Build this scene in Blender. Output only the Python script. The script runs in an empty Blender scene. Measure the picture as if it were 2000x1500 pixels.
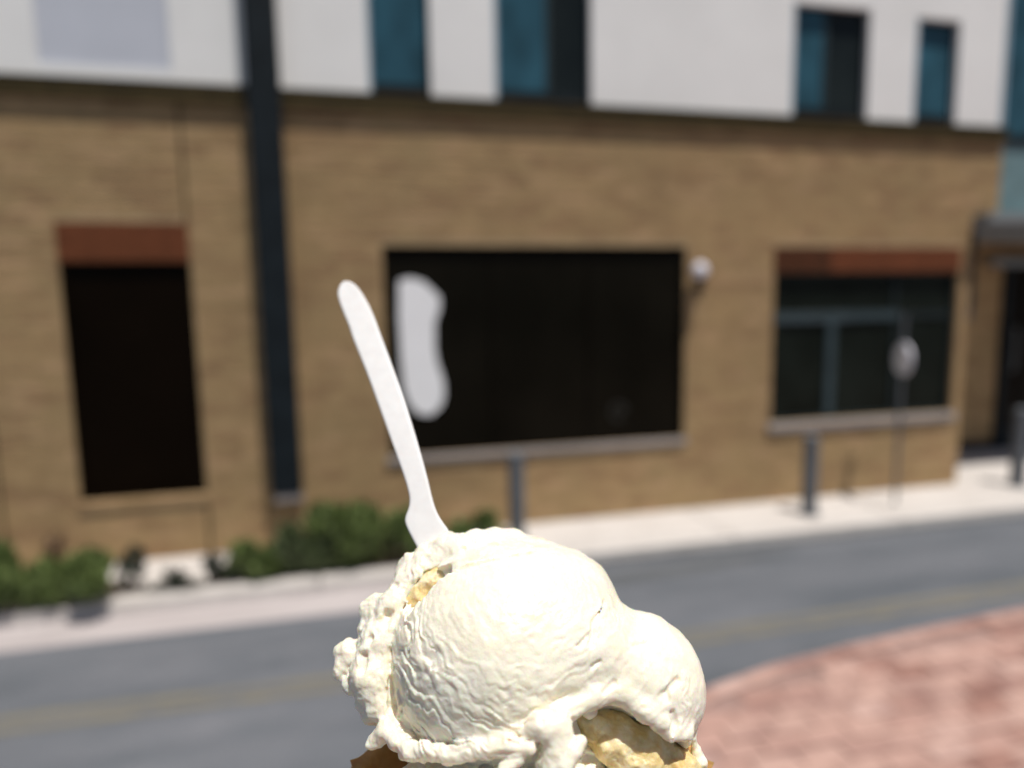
import bpy, bmesh, math, random
import numpy as np
from mathutils import Vector, Matrix

random.seed(7)
rng = np.random.default_rng(11)
sc = bpy.context.scene
COL = sc.collection

# ------------------------------------------------------------------ camera
CAM = Vector((0.0, -5.02, 1.76))
RIGHT = Vector((0.97317746, -0.22945777, -0.01657605))
DOWN = Vector((-0.04344542, -0.11254852, -0.99269599))
FWD = Vector((0.2259162, 0.96678951, -0.11949857))
cd = bpy.data.cameras.new('camera')
cam = bpy.data.objects.new('camera', cd)
COL.objects.link(cam)
M = Matrix.Identity(4)
for i in range(3):
    M[i][0] = RIGHT[i]; M[i][1] = -DOWN[i]; M[i][2] = -FWD[i]; M[i][3] = CAM[i]
cam.matrix_world = M
cd.sensor_width = 36.0
cd.lens = 23.4
cd.clip_start = 0.02
cd.clip_end = 500
cd.dof.use_dof = True
cd.dof.focus_distance = 0.186
cd.dof.aperture_fstop = 4.6
sc.camera = cam

# ------------------------------------------------------------------ light
SUN = Vector((0.17, -0.33, 1.12)).normalized()
world = bpy.data.worlds.new("World")
sc.world = world
world.use_nodes = True
wn = world.node_tree
sky = wn.nodes.new('ShaderNodeTexSky')
sky.sky_type = 'NISHITA'
sky.sun_disc = False
sky.sun_elevation = math.asin(SUN.z)
sky.sun_rotation = math.atan2(SUN.x, SUN.y)
bg = wn.nodes['Background']
wn.links.new(sky.outputs[0], bg.inputs[0])
bg.inputs[1].default_value = 0.056
sl = bpy.data.lights.new('sun', 'SUN')
sl.energy = 4.65
sl.angle = math.radians(0.55)
sl.color = (1.0, 0.955, 0.89)
so = bpy.data.objects.new('sun', sl)
so.rotation_euler = SUN.to_track_quat('Z', 'Y').to_euler()
so.location = (3, -5, 9)
COL.objects.link(so)
sc.view_settings.view_transform = 'Standard'
sc.view_settings.look = 'None'
sc.view_settings.exposure = 0.0
sc.view_settings.gamma = 1.0
sc.view_settings.use_curve_mapping = False
sc.render.engine = 'CYCLES'
sc.cycles.use_denoising = True
sc.cycles.max_bounces = 8

# ------------------------------------------------------------------ helpers
def tag(o, label=None, cat=None, group=None, kind=None):
    if label: o['label'] = label
    if cat: o['category'] = cat
    if group: o['group'] = group
    if kind: o['kind'] = kind
    return o

def empty(name, loc=(0, 0, 0), rz=0.0):
    o = bpy.data.objects.new(name, None)
    o.location = loc; o.rotation_euler.z = rz; o.empty_display_size = 0.1
    COL.objects.link(o)
    return o

def link(name, me, mat, parent=None, smooth=False):
    o = bpy.data.objects.new(name, me)
    COL.objects.link(o)
    if mat is not None and not me.materials:
        me.materials.append(mat)
    if parent is not None: o.parent = parent
    if smooth:
        me.polygons.foreach_set('use_smooth', [True] * len(me.polygons))
    return o

def obj(name, bm, mat, parent=None, smooth=False, bevel=0):
    if bevel:
        bmesh.ops.bevel(bm, geom=list(bm.edges), offset=bevel, segments=2, profile=0.6, affect='EDGES', clamp_overlap=True)
    me = bpy.data.meshes.new(name)
    bm.normal_update(); bm.to_mesh(me); bm.free()
    return link(name, me, mat, parent, smooth)

def box(bm, x0, x1, y0, y1, z0, z1):
    v = [bm.verts.new(p) for p in ((x0, y0, z0), (x1, y0, z0), (x1, y1, z0), (x0, y1, z0), (x0, y0, z1), (x1, y0, z1), (x1, y1, z1), (x0, y1, z1))]
    for f in ((0, 3, 2, 1), (4, 5, 6, 7), (0, 1, 5, 4), (1, 2, 6, 5), (2, 3, 7, 6), (3, 0, 4, 7)):
        bm.faces.new([v[i] for i in f])

def BM(*boxes):
    bm = bmesh.new()
    for b in boxes: box(bm, *b)
    return bm

def tube(bm, path, radii, n=16, caps=True):
    pts = [Vector(p) for p in path]
    rings = []
    for i, p in enumerate(pts):
        d = (pts[min(i + 1, len(pts) - 1)] - pts[max(i - 1, 0)]).normalized()
        a = d.orthogonal().normalized() if i == 0 else (a - d * a.dot(d)).normalized()
        b = d.cross(a)
        r = radii[i] if hasattr(radii, '__len__') else radii
        rings.append([bm.verts.new(p + (a * math.cos(t) + b * math.sin(t)) * r) for t in [2 * math.pi * k / n for k in range(n)]])
    for r0, r1 in zip(rings, rings[1:]):
        for k in range(n):
            bm.faces.new((r0[k], r0[(k + 1) % n], r1[(k + 1) % n], r1[k]))
    if caps:
        bm.faces.new(rings[0][::-1]); bm.faces.new(rings[-1])
    return bm

def sphere(bm, c, r, seg=24, rings=14, sx=1, sy=1, sz=1):
    bmesh.ops.create_uvsphere(bm, u_segments=seg, v_segments=rings, radius=r, matrix=Matrix.Translation(c) @ Matrix.Diagonal((sx, sy, sz, 1)))
    return bm

def sheet(name, pts, z, mat, parent=None):
    bm = bmesh.new()
    bm.faces.new([bm.verts.new((x, y, z)) for x, y in pts])
    return obj(name, bm, mat, parent)

# ------------------------------------------------------------------ materials
class N:
    """tiny node-graph writer"""
    def __init__(s, name):
        s.m = bpy.data.materials.new(name); s.m.use_nodes = True
        s.t = s.m.node_tree; s.b = s.t.nodes['Principled BSDF']
    def n(s, typ, **kw):
        o = s.t.nodes.new('ShaderNode' + typ)
        for k, v in kw.items():
            if k.startswith('i_'):
                o.inputs[k[2:].replace('_', ' ')].default_value = v
            else: setattr(o, k, v)
        return o
    def l(s, a, b): s.t.links.new(a, b)
    def coords(s, scale=(1, 1, 1), which='pos'):
        if which == 'pos': src = s.n('NewGeometry').outputs['Position']
        else: src = s.n('TexCoord').outputs['Object']
        mp = s.n('Mapping'); mp.inputs['Scale'].default_value = scale
        s.l(src, mp.inputs['Vector']); return mp.outputs[0]
    def noise(s, vec, scale, detail=4, rough=0.6, dist=0.0):
        o = s.n('TexNoise'); o.inputs['Scale'].default_value = scale; o.inputs['Detail'].default_value = detail
        o.inputs['Roughness'].default_value = rough; o.inputs['Distortion'].default_value = dist
        s.l(vec, o.inputs['Vector']); return o.outputs['Fac']
    def ramp(s, fac, stops):
        r = s.n('ValToRGB'); e = r.color_ramp.elements
        while len(e) < len(stops): e.new(0.5)
        for k, (p, c) in enumerate(stops):
            e[k].position = p; e[k].color = (*c, 1)
        s.l(fac, r.inputs[0]); return r.outputs[0]
    def mix(s, fac, a, b, mode='MIX'):
        m = s.n('Mix', data_type='RGBA', blend_type=mode)
        if isinstance(fac, (int, float)): m.inputs['Factor'].default_value = fac
        else: s.l(fac, m.inputs['Factor'])
        for v, k in ((a, 6), (b, 7)):
            if isinstance(v, tuple): m.inputs[k].default_value = (*v, 1)
            else: s.l(v, m.inputs[k])
        return m.outputs[2]
    def math(s, op, a, b=0.0, c=None):
        m = s.n('Math', operation=op)
        for v, k in ((a, 0), (b, 1), (c, 2)):
            if v is None: continue
            if isinstance(v, (int, float)): m.inputs[k].default_value = v
            else: s.l(v, m.inputs[k])
        return m.outputs[0]
    def bump(s, h, strength=0.4, dist=0.005):
        o = s.n('Bump'); o.inputs['Strength'].default_value = strength; o.inputs['Distance'].default_value = dist
        s.l(h, o.inputs['Height']); s.l(o.outputs[0], s.b.inputs['Normal'])
    def out(s, col=None, rough=0.7, spec=0.3, metal=0.0):
        if col is not None:
            if isinstance(col, tuple): s.b.inputs['Base Color'].default_value = (*col, 1)
            else: s.l(col, s.b.inputs['Base Color'])
        if isinstance(rough, (int, float)): s.b.inputs['Roughness'].default_value = rough
        else: s.l(rough, s.b.inputs['Roughness'])
        s.b.inputs['Specular IOR Level'].default_value = spec
        s.b.inputs['Metallic'].default_value = metal
        return s.m

def cell_random(s, modx, modz, axis_x='X', axis_z='Z'):
    """one random value per masonry unit, from where the unit sits"""
    pos = s.n('NewGeometry').outputs['Position']
    sep = s.n('SeparateXYZ'); s.l(pos, sep.inputs[0])
    row = s.math('FLOOR', s.math('DIVIDE', sep.outputs[axis_z], modz))
    par = s.math('MULTIPLY', s.math('FLOORED_MODULO', row, 2.0), 0.5)
    colx = s.math('FLOOR', s.math('ADD', s.math('DIVIDE', sep.outputs[axis_x], modx), par))
    cb = s.n('CombineXYZ'); s.l(row, cb.inputs[0]); s.l(colx, cb.inputs[1])
    wn_ = s.n('TexWhiteNoise', noise_dimensions='3D'); s.l(cb.outputs[0], wn_.inputs['Vector'])
    return wn_.outputs['Value']

def m_brick(name, stops, modx, modz, amount=0.55):
    s = N(name)
    r = cell_random(s, modx, modz)
    c = s.coords()
    base = s.ramp(r, stops)
    n1 = s.noise(c, 1.6, 5, 0.65)
    n2 = s.noise(c, 130, 3, 0.7)
    n3 = s.noise(c, 11, 5, 0.75)
    shade = s.ramp(n1, [(0.3, (0.86, 0.86, 0.84)), (0.7, (1.10, 1.06, 1.03))])
    col = s.mix(1.0, base, shade, 'MULTIPLY')
    col = s.mix(amount, col, s.ramp(n3, [(0.35, (0.7, 0.68, 0.62)), (0.65, (1.15, 1.15, 1.12))]), 'MULTIPLY')
    col = s.mix(0.5, col, s.ramp(n2, [(0.35, (0.72, 0.72, 0.72)), (0.65, (1.15, 1.15, 1.15))]), 'MULTIPLY')
    s.bump(n2, 0.5, 0.003)
    return s.out(col, 0.9, 0.2)

BX, BZ = 0.205, 0.068
MAT = {}
MAT['brick'] = m_brick('tan_brick', [(0, (0.325, 0.212, 0.117)), (0.35, (0.375, 0.258, 0.138)), (0.75, (0.40, 0.282, 0.150)), (1, (0.45, 0.305, 0.175))], BX, BZ)
MAT['red_brick'] = m_brick('red_brick', [(0, (0.150, 0.049, 0.021)), (1, (0.162, 0.053, 0.023))], 0.07, 3.0)
MAT['dark_brick'] = m_brick('dark_lintel_brick', [(0, (0.060, 0.024, 0.010)), (1, (0.085, 0.03, 0.014))], 0.07, 3.0)

def m_plain(name, col, rough=0.7, spec=0.3, metal=0.0, var=0.12, scale=6, bump=0.15, bscale=60):
    s = N(name); c = s.coords()
    n = s.noise(c, scale, 5, 0.6); n2 = s.noise(c, bscale, 3, 0.6)
    lo = tuple(x * (1 - var) for x in col); hi = tuple(min(1, x * (1 + var)) for x in col)
    cc = s.ramp(n, [(0.3, lo), (0.7, hi)])
    if bump: s.bump(n2, bump, 0.002)
    return s.out(cc, rough, spec, metal)

MAT['mortar'] = m_plain('mortar', (0.39, 0.285, 0.165), 0.95, 0.1)
MAT['stucco'] = m_plain('white_stucco', (0.84, 0.83, 0.81), 0.9, 0.15, var=0.05, scale=1.4, bump=0.3)
MAT['grey_panel'] = m_plain('pale_grey_panel', (0.55, 0.57, 0.63), 0.6, 0.2, var=0.05, scale=2)
MAT['ledge'] = m_plain('brown_metal_ledge', (0.062, 0.044, 0.016), 0.6, 0.2, var=0.25)
MAT['sill'] = m_plain('grey_stone_sill', (0.30, 0.27, 0.26), 0.85, 0.2)
MAT['charcoal'] = m_plain('charcoal_paint', (0.011, 0.0155, 0.019), 0.6, 0.12, var=0.25)
MAT['grey_paint'] = m_plain('grey_paint', (0.125, 0.135, 0.148), 0.6, 0.2, var=0.25, scale=20)
MAT['teal_frame'] = m_plain('teal_frame', (0.042, 0.062, 0.070), 0.6, 0.15)
MAT['dim_frame'] = m_plain('dark_teal_frame', (0.016, 0.024, 0.026), 0.6, 0.12)
MAT['light_frame'] = m_plain('pale_blue_frame', (0.30, 0.43, 0.52), 0.5, 0.3)
MAT['teal_panel'] = m_plain('pale_teal_panel', (0.15, 0.235, 0.25), 0.6, 0.25)
MAT['canopy'] = m_plain('canopy_metal', (0.20, 0.215, 0.22), 0.6, 0.3)
MAT['black'] = m_plain('blackened_interior', (0.006, 0.0045, 0.003), 0.9, 0.05, var=0.3)
MAT['white_enamel'] = m_plain('white_enamel', (0.74, 0.73, 0.80), 0.4, 0.3, var=0.04)
MAT['paper'] = m_plain('white_paper', (0.88, 0.875, 0.885), 0.8, 0.15, var=0.03)
MAT['sticker'] = m_plain('faded_sticker', (0.03, 0.029, 0.025), 0.8, 0.15)
MAT['soil'] = m_plain('dark_mulch', (0.07, 0.055, 0.04), 0.95, 0.1, var=0.5, scale=30, bump=1.0, bscale=50)

def m_glass(name, lo, hi, rough, spec, scale=1.2):
    s = N(name); c = s.coords((1, 1, 0.8))
    n = s.noise(c, scale, 3, 0.5)
    return s.out(s.ramp(n, [(0.35, lo), (0.65, hi)]), rough, spec)
MAT['dark_glass'] = m_glass('dark_tinted_glass', (0.0045, 0.0038, 0.0022), (0.009, 0.0075, 0.0048), 0.35, 0.06)
MAT['black_glass'] = m_glass('black_glass', (0.0035, 0.0018, 0.0005), (0.006, 0.0032, 0.0014), 0.4, 0.05)
MAT['green_glass'] = m_glass('dim_green_glass', (0.006, 0.008, 0.006), (0.012, 0.016, 0.013), 0.3, 0.08, 2)
MAT['teal_glass'] = m_glass('teal_glass', (0.022, 0.060, 0.082), (0.038, 0.115, 0.160), 0.25, 0.15, 2.6)
MAT['smoke_glass'] = m_glass('smoked_glass', (0.010, 0.014, 0.015), (0.018, 0.024, 0.024), 0.25, 0.12, 2)

# concrete
s = N('pale_concrete'); c = s.coords()
n1 = s.noise(c, 2.2, 6, 0.7); n2 = s.noise(c, 90, 3, 0.6); n3 = s.noise(c, 14, 4, 0.6)
col = s.ramp(n1, [(0.3, (0.53, 0.495, 0.465)), (0.7, (0.62, 0.585, 0.555))])
col = s.mix(0.4, col, s.ramp(n3, [(0.4, (0.82, 0.8, 0.8)), (0.6, (1.04, 1.03, 1.02))]), 'MULTIPLY')
s.bump(n2, 0.3, 0.002); MAT['concrete'] = s.out(col, 0.9, 0.2)
s = N('gutter_concrete'); c = s.coords((0.5, 2.2, 1))
n1 = s.noise(c, 3.0, 6, 0.7); n2 = s.noise(c, 60, 3, 0.6)
col = s.ramp(n1, [(0.3, (0.36, 0.32, 0.315)), (0.7, (0.50, 0.455, 0.45))])
s.bump(n2, 0.3, 0.002); MAT['gutter'] = s.out(col, 0.9, 0.2)

# asphalt with worn, faint yellow lines printed on separate sheets
s = N('worn_asphalt'); c = s.coords((0.35, 1.6, 1)); c2 = s.coords()
n1 = s.noise(c, 1.8, 5, 0.65); n2 = s.noise(c2, 160, 2, 0.7); n3 = s.noise(c, 7, 5, 0.7)
col = s.ramp(n1, [(0.3, (0.096, 0.106, 0.120)), (0.5, (0.130, 0.139, 0.155)), (0.72, (0.162, 0.169, 0.186))])
col = s.mix(0.55, col, s.ramp(n3, [(0.35, (0.74, 0.78, 0.80)), (0.65, (1.12, 1.08, 1.08))]), 'MULTIPLY')
col = s.mix(0.6, col, s.ramp(n2, [(0.35, (0.6, 0.6, 0.6)), (0.65, (1.35, 1.35, 1.35))]), 'MULTIPLY')
s.bump(n2, 0.6, 0.004); MAT['asphalt'] = s.out(col, 0.85, 0.3)
s = N('dark_asphalt_patch'); c = s.coords((0.5, 2, 1)); c2 = s.coords()
n1 = s.noise(c, 4, 5, 0.65); n2 = s.noise(c2, 160, 2, 0.7)
col = s.ramp(n1, [(0.3, (0.068, 0.074, 0.080)), (0.7, (0.125, 0.130, 0.135))])
s.bump(n2, 0.6, 0.004); MAT['dark_asphalt'] = s.out(col, 0.9, 0.2)
s = N('worn_yellow_paint'); c = s.coords((0.6, 2, 1)); c2 = s.coords()
n1 = s.noise(c, 7, 6, 0.75); n2 = s.noise(c2, 120, 3, 0.7)
col = s.ramp(n1, [(0.38, (0.150, 0.148, 0.142)), (0.6, (0.195, 0.176, 0.128))])
col = s.mix(0.5, col, s.ramp(n2, [(0.35, (0.65, 0.65, 0.65)), (0.65, (1.3, 1.3, 1.3))]), 'MULTIPLY')
MAT['yellow'] = s.out(col, 0.9, 0.2)

# pavers
s = N('pink_red_paver'); r = cell_random(s, 0.2, 0.1, 'X', 'Y'); c = s.coords((1, 1, 1))
n1 = s.noise(s.coords((0.7, 2.2, 1)), 3.4, 5, 0.7); n2 = s.noise(c, 120, 3, 0.7)
base = s.ramp(r, [(0, (0.33, 0.185, 0.15)), (0.2, (0.44, 0.275, 0.23)), (0.8, (0.48, 0.315, 0.265)), (1, (0.54, 0.37, 0.32))])
col = s.mix(0.9, base, s.ramp(n1, [(0.36, (0.58, 0.52, 0.54)), (0.5, (0.95, 0.95, 0.95)), (0.66, (1.12, 1.12, 1.12))]), 'MULTIPLY')
col = s.mix(0.5, col, s.ramp(n2, [(0.35, (0.75, 0.72, 0.72)), (0.65, (1.15, 1.15, 1.15))]), 'MULTIPLY')
s.bump(n2, 0.5, 0.003); MAT['paver'] = s.out(col, 0.9, 0.2)
MAT['paver_joint'] = m_plain('paver_joint_sand', (0.30, 0.20, 0.175), 0.95, 0.1, var=0.3, scale=20)
MAT['paver_edge'] = m_plain('dark_red_edging', (0.40, 0.225, 0.195), 0.9, 0.2, var=0.35, scale=6)

def m_leaf(name, dark, light):
    s = N(name)
    oi = s.n('Attribute', attribute_name='tint')
    c = s.ramp(oi.outputs['Fac'], [(0, dark), (1, light)])
    s.b.inputs['Subsurface Weight'].default_value = 0.0
    return s.out(c, 0.55, 0.35)
MAT['leaf'] = m_leaf('green_leaves', (0.075, 0.11, 0.025), (0.25, 0.32, 0.11))
MAT['leaf_pale'] = m_leaf('pale_green_leaves', (0.07, 0.10, 0.035), (0.19, 0.23, 0.11))
MAT['leaf_dark'] = m_leaf('dark_leaves', (0.02, 0.027, 0.018), (0.06, 0.075, 0.05))
MAT['dry'] = m_leaf('dry_brown_leaves', (0.09, 0.045, 0.03), (0.17, 0.10, 0.06))
MAT['stem'] = m_plain('woody_stem', (0.06, 0.045, 0.03), 0.9, 0.1)

# ================================================================== SETTING
ROAD = -0.07
sheet('ground', [(-60, -60), (80, -60), (80, 60), (-60, 60)], -0.16, MAT['asphalt'])['kind'] = 'structure'
rd = sheet('road', [(-30, -9), (40, -9), (40, 0.2), (-30, 0.2)], ROAD, MAT['asphalt']); rd['kind'] = 'structure'
# road paint
ctr = [(-8, -1.72), (-1.6, -1.80), (0, -1.835), (1.7, -1.885), (4.0, -1.86), (12, -1.80)]
for off in (-0.05, 0.05):
    bm = bmesh.new()
    w = 0.028
    top = [bm.verts.new((x, y + off + w, ROAD + 0.004)) for x, y in ctr]
    bot = [bm.verts.new((x, y + off - w, ROAD + 0.004)) for x, y in ctr]
    for k in range(len(ctr) - 1): bm.faces.new((bot[k], bot[k + 1], top[k + 1], top[k]))
    obj('road_marking', bm, MAT['yellow'], rd)
# long dark repaired strip beside the right kerb
dk = sheet('gutter_patch', [(0.95, -0.855), (8, -0.745), (8, -0.705), (0.95, -0.735)], ROAD + 0.004, MAT['dark_asphalt']); dk['kind'] = 'structure'
dk2 = sheet('tar_patch', [(1.2, -1.06), (1.7, -0.97), (2.6, -0.92), (3.1, -0.95), (2.4, -1.05), (1.7, -1.12)], ROAD + 0.004, MAT['dark_asphalt']); dk2['kind'] = 'structure'

# sidewalk slabs (thick), bedded on a base, with open joints
walk = empty('sidewalk'); walk['kind'] = 'structure'
obj('sidewalk_base', BM((-12, 20, -0.62, 1.4, -0.15, -0.02)), MAT['gutter'], walk)
x = -9.3
while x < 14:
    obj('slab', BM((x + 0.006, x + 1.494, -0.60, 1.30, -0.019, 0.0 + random.uniform(-.001, .001))), MAT['concrete'], walk)
    x += 1.5
kerb = empty('kerb'); kerb['kind'] = 'structure'
x = -9.3
while x < 14:
    obj('kerb_stone', BM((x + 0.004, x + 1.496, -0.735, -0.612, -0.15, 0.003)), MAT['concrete'], kerb, bevel=0.008)
    x += 1.5
gp = obj('gutter', BM((-9.3, 0.95, -1.07, -0.738, -0.15, ROAD + 0.006)), MAT['gutter']); gp['kind'] = 'structure'
# planting bed with a ragged edge
pts = []
xs = np.linspace(-4.5, 1.02, 46)
for x_ in xs: pts.append((float(x_), -0.60 + 0.0 * random.random()))
for x_ in np.linspace(1.02, -4.5, 160):
    wide = 0.05 + 0.25 * max(0, min(1, max((-1.40 - x_) / 0.2, (x_ + 1.0) / 0.45)))
    pts.append((float(x_), -0.60 + wide * (0.9 + 0.25 * math.sin(x_ * 9) * math.sin(x_ * 4.3 + 1))))
bed = sheet('planting_bed', pts, 0.006, MAT['soil']); bed['kind'] = 'structure'

# near pavement of pink-red pavers with a rounded corner
edge = [(0.86, -6.5), (0.86, -3.3), (0.93, -2.95), (1.08, -2.70), (1.28, -2.53), (1.5, -2.44), (1.88, -2.345), (2.32, -2.285), (2.87, -2.235), (3.63, -2.18), (5.5, -2.10), (12, -1.95)]
pav = empty('brick_pavement'); pav['kind'] = 'structure'
bm = bmesh.new()
poly = edge + [(12, -6.5)]
vt = [bm.verts.new((x_, y_, -0.012)) for x_, y_ in poly]
vb = [bm.verts.new((x_, y_, -0.15)) for x_, y_ in poly]
bm.faces.new(vt)
for k in range(len(poly)):
    j = (k + 1) % len(poly)
    bm.faces.new((vt[k], vb[k], vb[j], vt[j]))
bmesh.ops.recalc_face_normals(bm, faces=list(bm.faces))
obj('pavement_bed', bm, MAT['paver_joint'], pav)
def edge_y(x_):
    for (xa, ya), (xb, yb) in zip(edge[1:], edge[2:]):
        if xa <= x_ <= xb: return ya + (yb - ya) * (x_ - xa) / (xb - xa)
    return -99 if x_ < 0.93 else -1.95
def edge_x(y_):
    return 0.88
# edging stones along the rounded kerb line
acc = []
for (xa, ya), (xb, yb) in zip(edge[1:], edge[2:]):
    L = math.hypot(xb - xa, yb - ya); n_ = max(1, round(L / 0.2))
    for k in range(n_):
        t0, t1 = k / n_, (k + 1) / n_
        acc.append(((xa + (xb - xa) * t0, ya + (yb - ya) * t0), (xa + (xb - xa) * t1, ya + (yb - ya) * t1)))
for (p, q) in acc:
    if p[0] > 6: break
    d = Vector((q[0] - p[0], q[1] - p[1], 0)); L = d.length; ang = math.atan2(d.y, d.x)
    o = obj('edging_brick', BM((0.004, L - 0.004, -0.075, 0.0, -0.13, 0.002 + random.uniform(-.002, .002))), MAT['paver'], pav)
    o.location = (p[0], p[1], 0); o.rotation_euler.z = ang
def paver_mesh():
    bm = BM((-0.0965, 0.0965, -0.0465, 0.0465, -0.04, 0.0))
    es = [e for e in bm.edges if all(v.co.z > -0.01 for v in e.verts)]
    bmesh.ops.bevel(bm, geom=es, offset=0.004, segments=1, affect='EDGES')
    me = bpy.data.meshes.new('paver'); bm.to_mesh(me); bm.free(); me.materials.append(MAT['paver']); return me
pm = paver_mesh()
cells = []
for r in range(-65, -18):
    yc = (r + 0.5) * 0.1
    par = 0.5 * (r % 2)
    for cc in range(2, 62):
        xc = (cc + 0.5 - par) * 0.2
        ok = all((ex_ > 0.93 or yy < -3.3) and yy < edge_y(min(max(ex_, 0.931), 11.9)) - 0.078 for ex_ in (xc - 0.1, xc + 0.1) for yy in (yc + 0.05,))
        if xc - 0.1 < 0.94 or not ok: continue
        cells.append((xc, yc))
cells.sort(key=lambda p: (p[0] * 0.97 + (p[1] + 5.02) * -0.23 < 0.2, (Vector((p[0], p[1], 0)) - CAM).length - (0 if p[1] > -3.5 else -9)))
for xc, yc in cells[:300]:
    o = bpy.data.objects.new('paver', pm); COL.objects.link(o); o.parent = pav
    o.location = (xc, yc, random.uniform(-0.004, 0.001)); o.rotation_euler = (random.uniform(-.012, .012), random.uniform(-.012, .012), random.uniform(-.01, .01))
bm = bmesh.new()
for xc, yc in cells[300:]:
    dz = random.uniform(-0.004, 0.001)
    box(bm, xc - .0965, xc + .0965, yc - .0465, yc + .0465, -0.03, dz)
tag(obj('pavers', bm, MAT['paver'], pav), kind='stuff')

# ================================================================== BUILDING
bld = empty('commercial_building')
tag(bld, 'two-storey building with tan brick below and white wall with teal windows above', 'building')
ZT = 3.128                                     # top of the brickwork
OPEN = [(-1.89, -1.08, 0.455, 2.085),          # left window
        (0.215, 2.645, 0.625, 2.20),           # middle window
        (3.46, 5.37, 0.695, 1.985),            # right window
        (5.47, 7.60, -0.05, 2.40)]             # entry
RED = [(-1.89, -1.08, 2.087, 2.345), (3.45, 5.37, 1.987, 2.20)]
SILL = [(-1.905, -1.065, 0.385, 0.453), (0.19, 2.67, 0.570, 0.623), (3.43, 5.40, 0.620, 0.693)]
X0, X1 = -6.0, 5.745

def wall_with_holes(bm, x0, x1, z0, z1, y0, y1, holes):
    xs = sorted({x0, x1, *[min(max(h[0], x0), x1) for h in holes], *[min(max(h[1], x0), x1) for h in holes]})
    zs = sorted({z0, z1, *[min(max(h[2], z0), z1) for h in holes], *[min(max(h[3], z0), z1) for h in holes]})
    for a, b in zip(xs, xs[1:]):
        run = None
        for c_, d in zip(zs, zs[1:]):
            mx, mz = (a + b) / 2, (c_ + d) / 2
            solid = not any(h[0] < mx < h[1] and h[2] < mz < h[3] for h in holes)
            if solid: run = (run[0], d) if run else (c_, d)
            if (not solid or d == zs[-1]) and run:
                box(bm, a, b, y0, y1, *run); run = None
bm = bmesh.new()
wall_with_holes(bm, X0, X1, -0.06, ZT, 0.0018, 0.30, OPEN)
bw = obj('brick_wall', bm, MAT['mortar'], bld)
# control joints beside the left window stay free of bricks
JOINT = [(-1.096, -1.074, 0.0, ZT), (-2.375, -2.355, 0.0, ZT)]
ex = OPEN + RED + SILL
def subtract(a, b, cuts):
    segs = [(a, b)]
    for c0, c1 in cuts:
        out = []
        for s0, s1 in segs:
            if c1 <= s0 or c0 >= s1: out.append((s0, s1)); continue
            if c0 > s0: out.append((s0, c0))
            if c1 < s1: out.append((c1, s1))
        segs = out
    return segs
bricks = []
G = 0.0038
for r in range(0, int(ZT / BZ)):
    z0, z1 = r * BZ + G, (r + 1) * BZ - G
    cuts = [(h[0] - .001, h[1] + .001) for h in ex if h[2] < z1 - 0.004 and h[3] > z0 + 0.004] + [(j[0], j[1]) for j in JOINT]
    par = 0.5 * (r % 2)
    for k in range(int(X0 / BX) - 1, int(X1 / BX) + 2):
        a, b = (k - par) * BX + G, (k + 1 - par) * BX - G
        a, b = max(a, X0), min(b, X1)
        if b - a < 0.02: continue
        for s0, s1 in subtract(a, b, cuts):
            if s1 - s0 > 0.018: bricks.append((s0, s1, z0, z1))
def unit_brick():
    bm = BM((-0.5, 0.5, 0, 1, -0.5, 0.5))
    me = bpy.data.meshes.new('brick'); bm.to_mesh(me); bm.free(); me.materials.append(MAT['brick']); return me
ub = unit_brick()
def px_of(x_, z_):
    v = Vector((x_, 0, z_)) - CAM
    d = v.dot(FWD)
    return 1000 + 1300 * v.dot(RIGHT) / d, 750 + 1300 * v.dot(DOWN) / d, d
def rank(b):
    px, py, d = px_of((b[0] + b[1]) / 2, (b[2] + b[3]) / 2)
    seen = 0 < px < 2000 and 0 < py < 1500
    return (0 if seen else 1, -(b[1] - b[0]) / d ** 2.2)
bricks.sort(key=rank)
for b in bricks[:300]:
    o = bpy.data.objects.new('brick', ub); COL.objects.link(o); o.parent = bw
    o.location = ((b[0] + b[1]) / 2, random.uniform(-0.0010, 0.0008), (b[2] + b[3]) / 2)
    o.scale = (b[1] - b[0], 0.045, b[3] - b[2])
bm = bmesh.new()
for b in bricks[300:]:
    y = random.uniform(-0.0010, 0.0008); box(bm, b[0], b[1], y, 0.045, b[2], b[3])
tag(obj('brickwork', bm, MAT['brick'], bw), kind='stuff')

# lintels of red soldier bricks, one brick at a time
for li, (a, b, z0, z1) in enumerate(RED):
    lt = obj('lintel', BM((a, b, 0.0008, 0.0032, z0 - 0.001, z1)), MAT['red_brick'], bld)
    lt['label'] = 'red soldier-brick lintel'
    k = 0; xx = a
    while xx < b - 0.03:
        dark = li == 1 and xx < a + 0.50  # left end of the second lintel gets darker bricks
        o = obj('brick', BM((xx + 0.004, min(xx + 0.066, b), -0.002 + random.uniform(-.0005, .0005), 0.0006, z0 + 0.003, z1 - 0.003)), MAT['dark_brick' if dark else 'red_brick'], lt)
        if li == 1 and dark: pass
        xx += 0.07; k += 1

def window(x0, x1, z0, z1, y, frame_mat, glass, mull=(), trans=(), fw=0.03, frame=True, label=None, fd=0.03):
    """frame with a pane in each field; mull = [(x, width, zlo, zhi)], trans = [(z, height)]"""
    bx = [(x0, x0 + fw, y - fd, y + .01, z0, z1), (x1 - fw, x1, y - fd, y + .01, z0, z1),
          (x0 + fw, x1 - fw, y - fd, y + .01, z0, z0 + fw), (x0 + fw, x1 - fw, y - fd, y + .01, z1 - fw, z1)]
    wd = obj('window', BM(*bx), frame_mat, bld)
    if label: wd['label'] = label
    return wd

def pane(wd, x0, x1, z0, z1, y, mat, label=None):
    o = obj('pane', BM((x0, x1, y, y + 0.008, z0, z1)), mat, wd)
    if label: o['label'] = label
    return o

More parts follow.
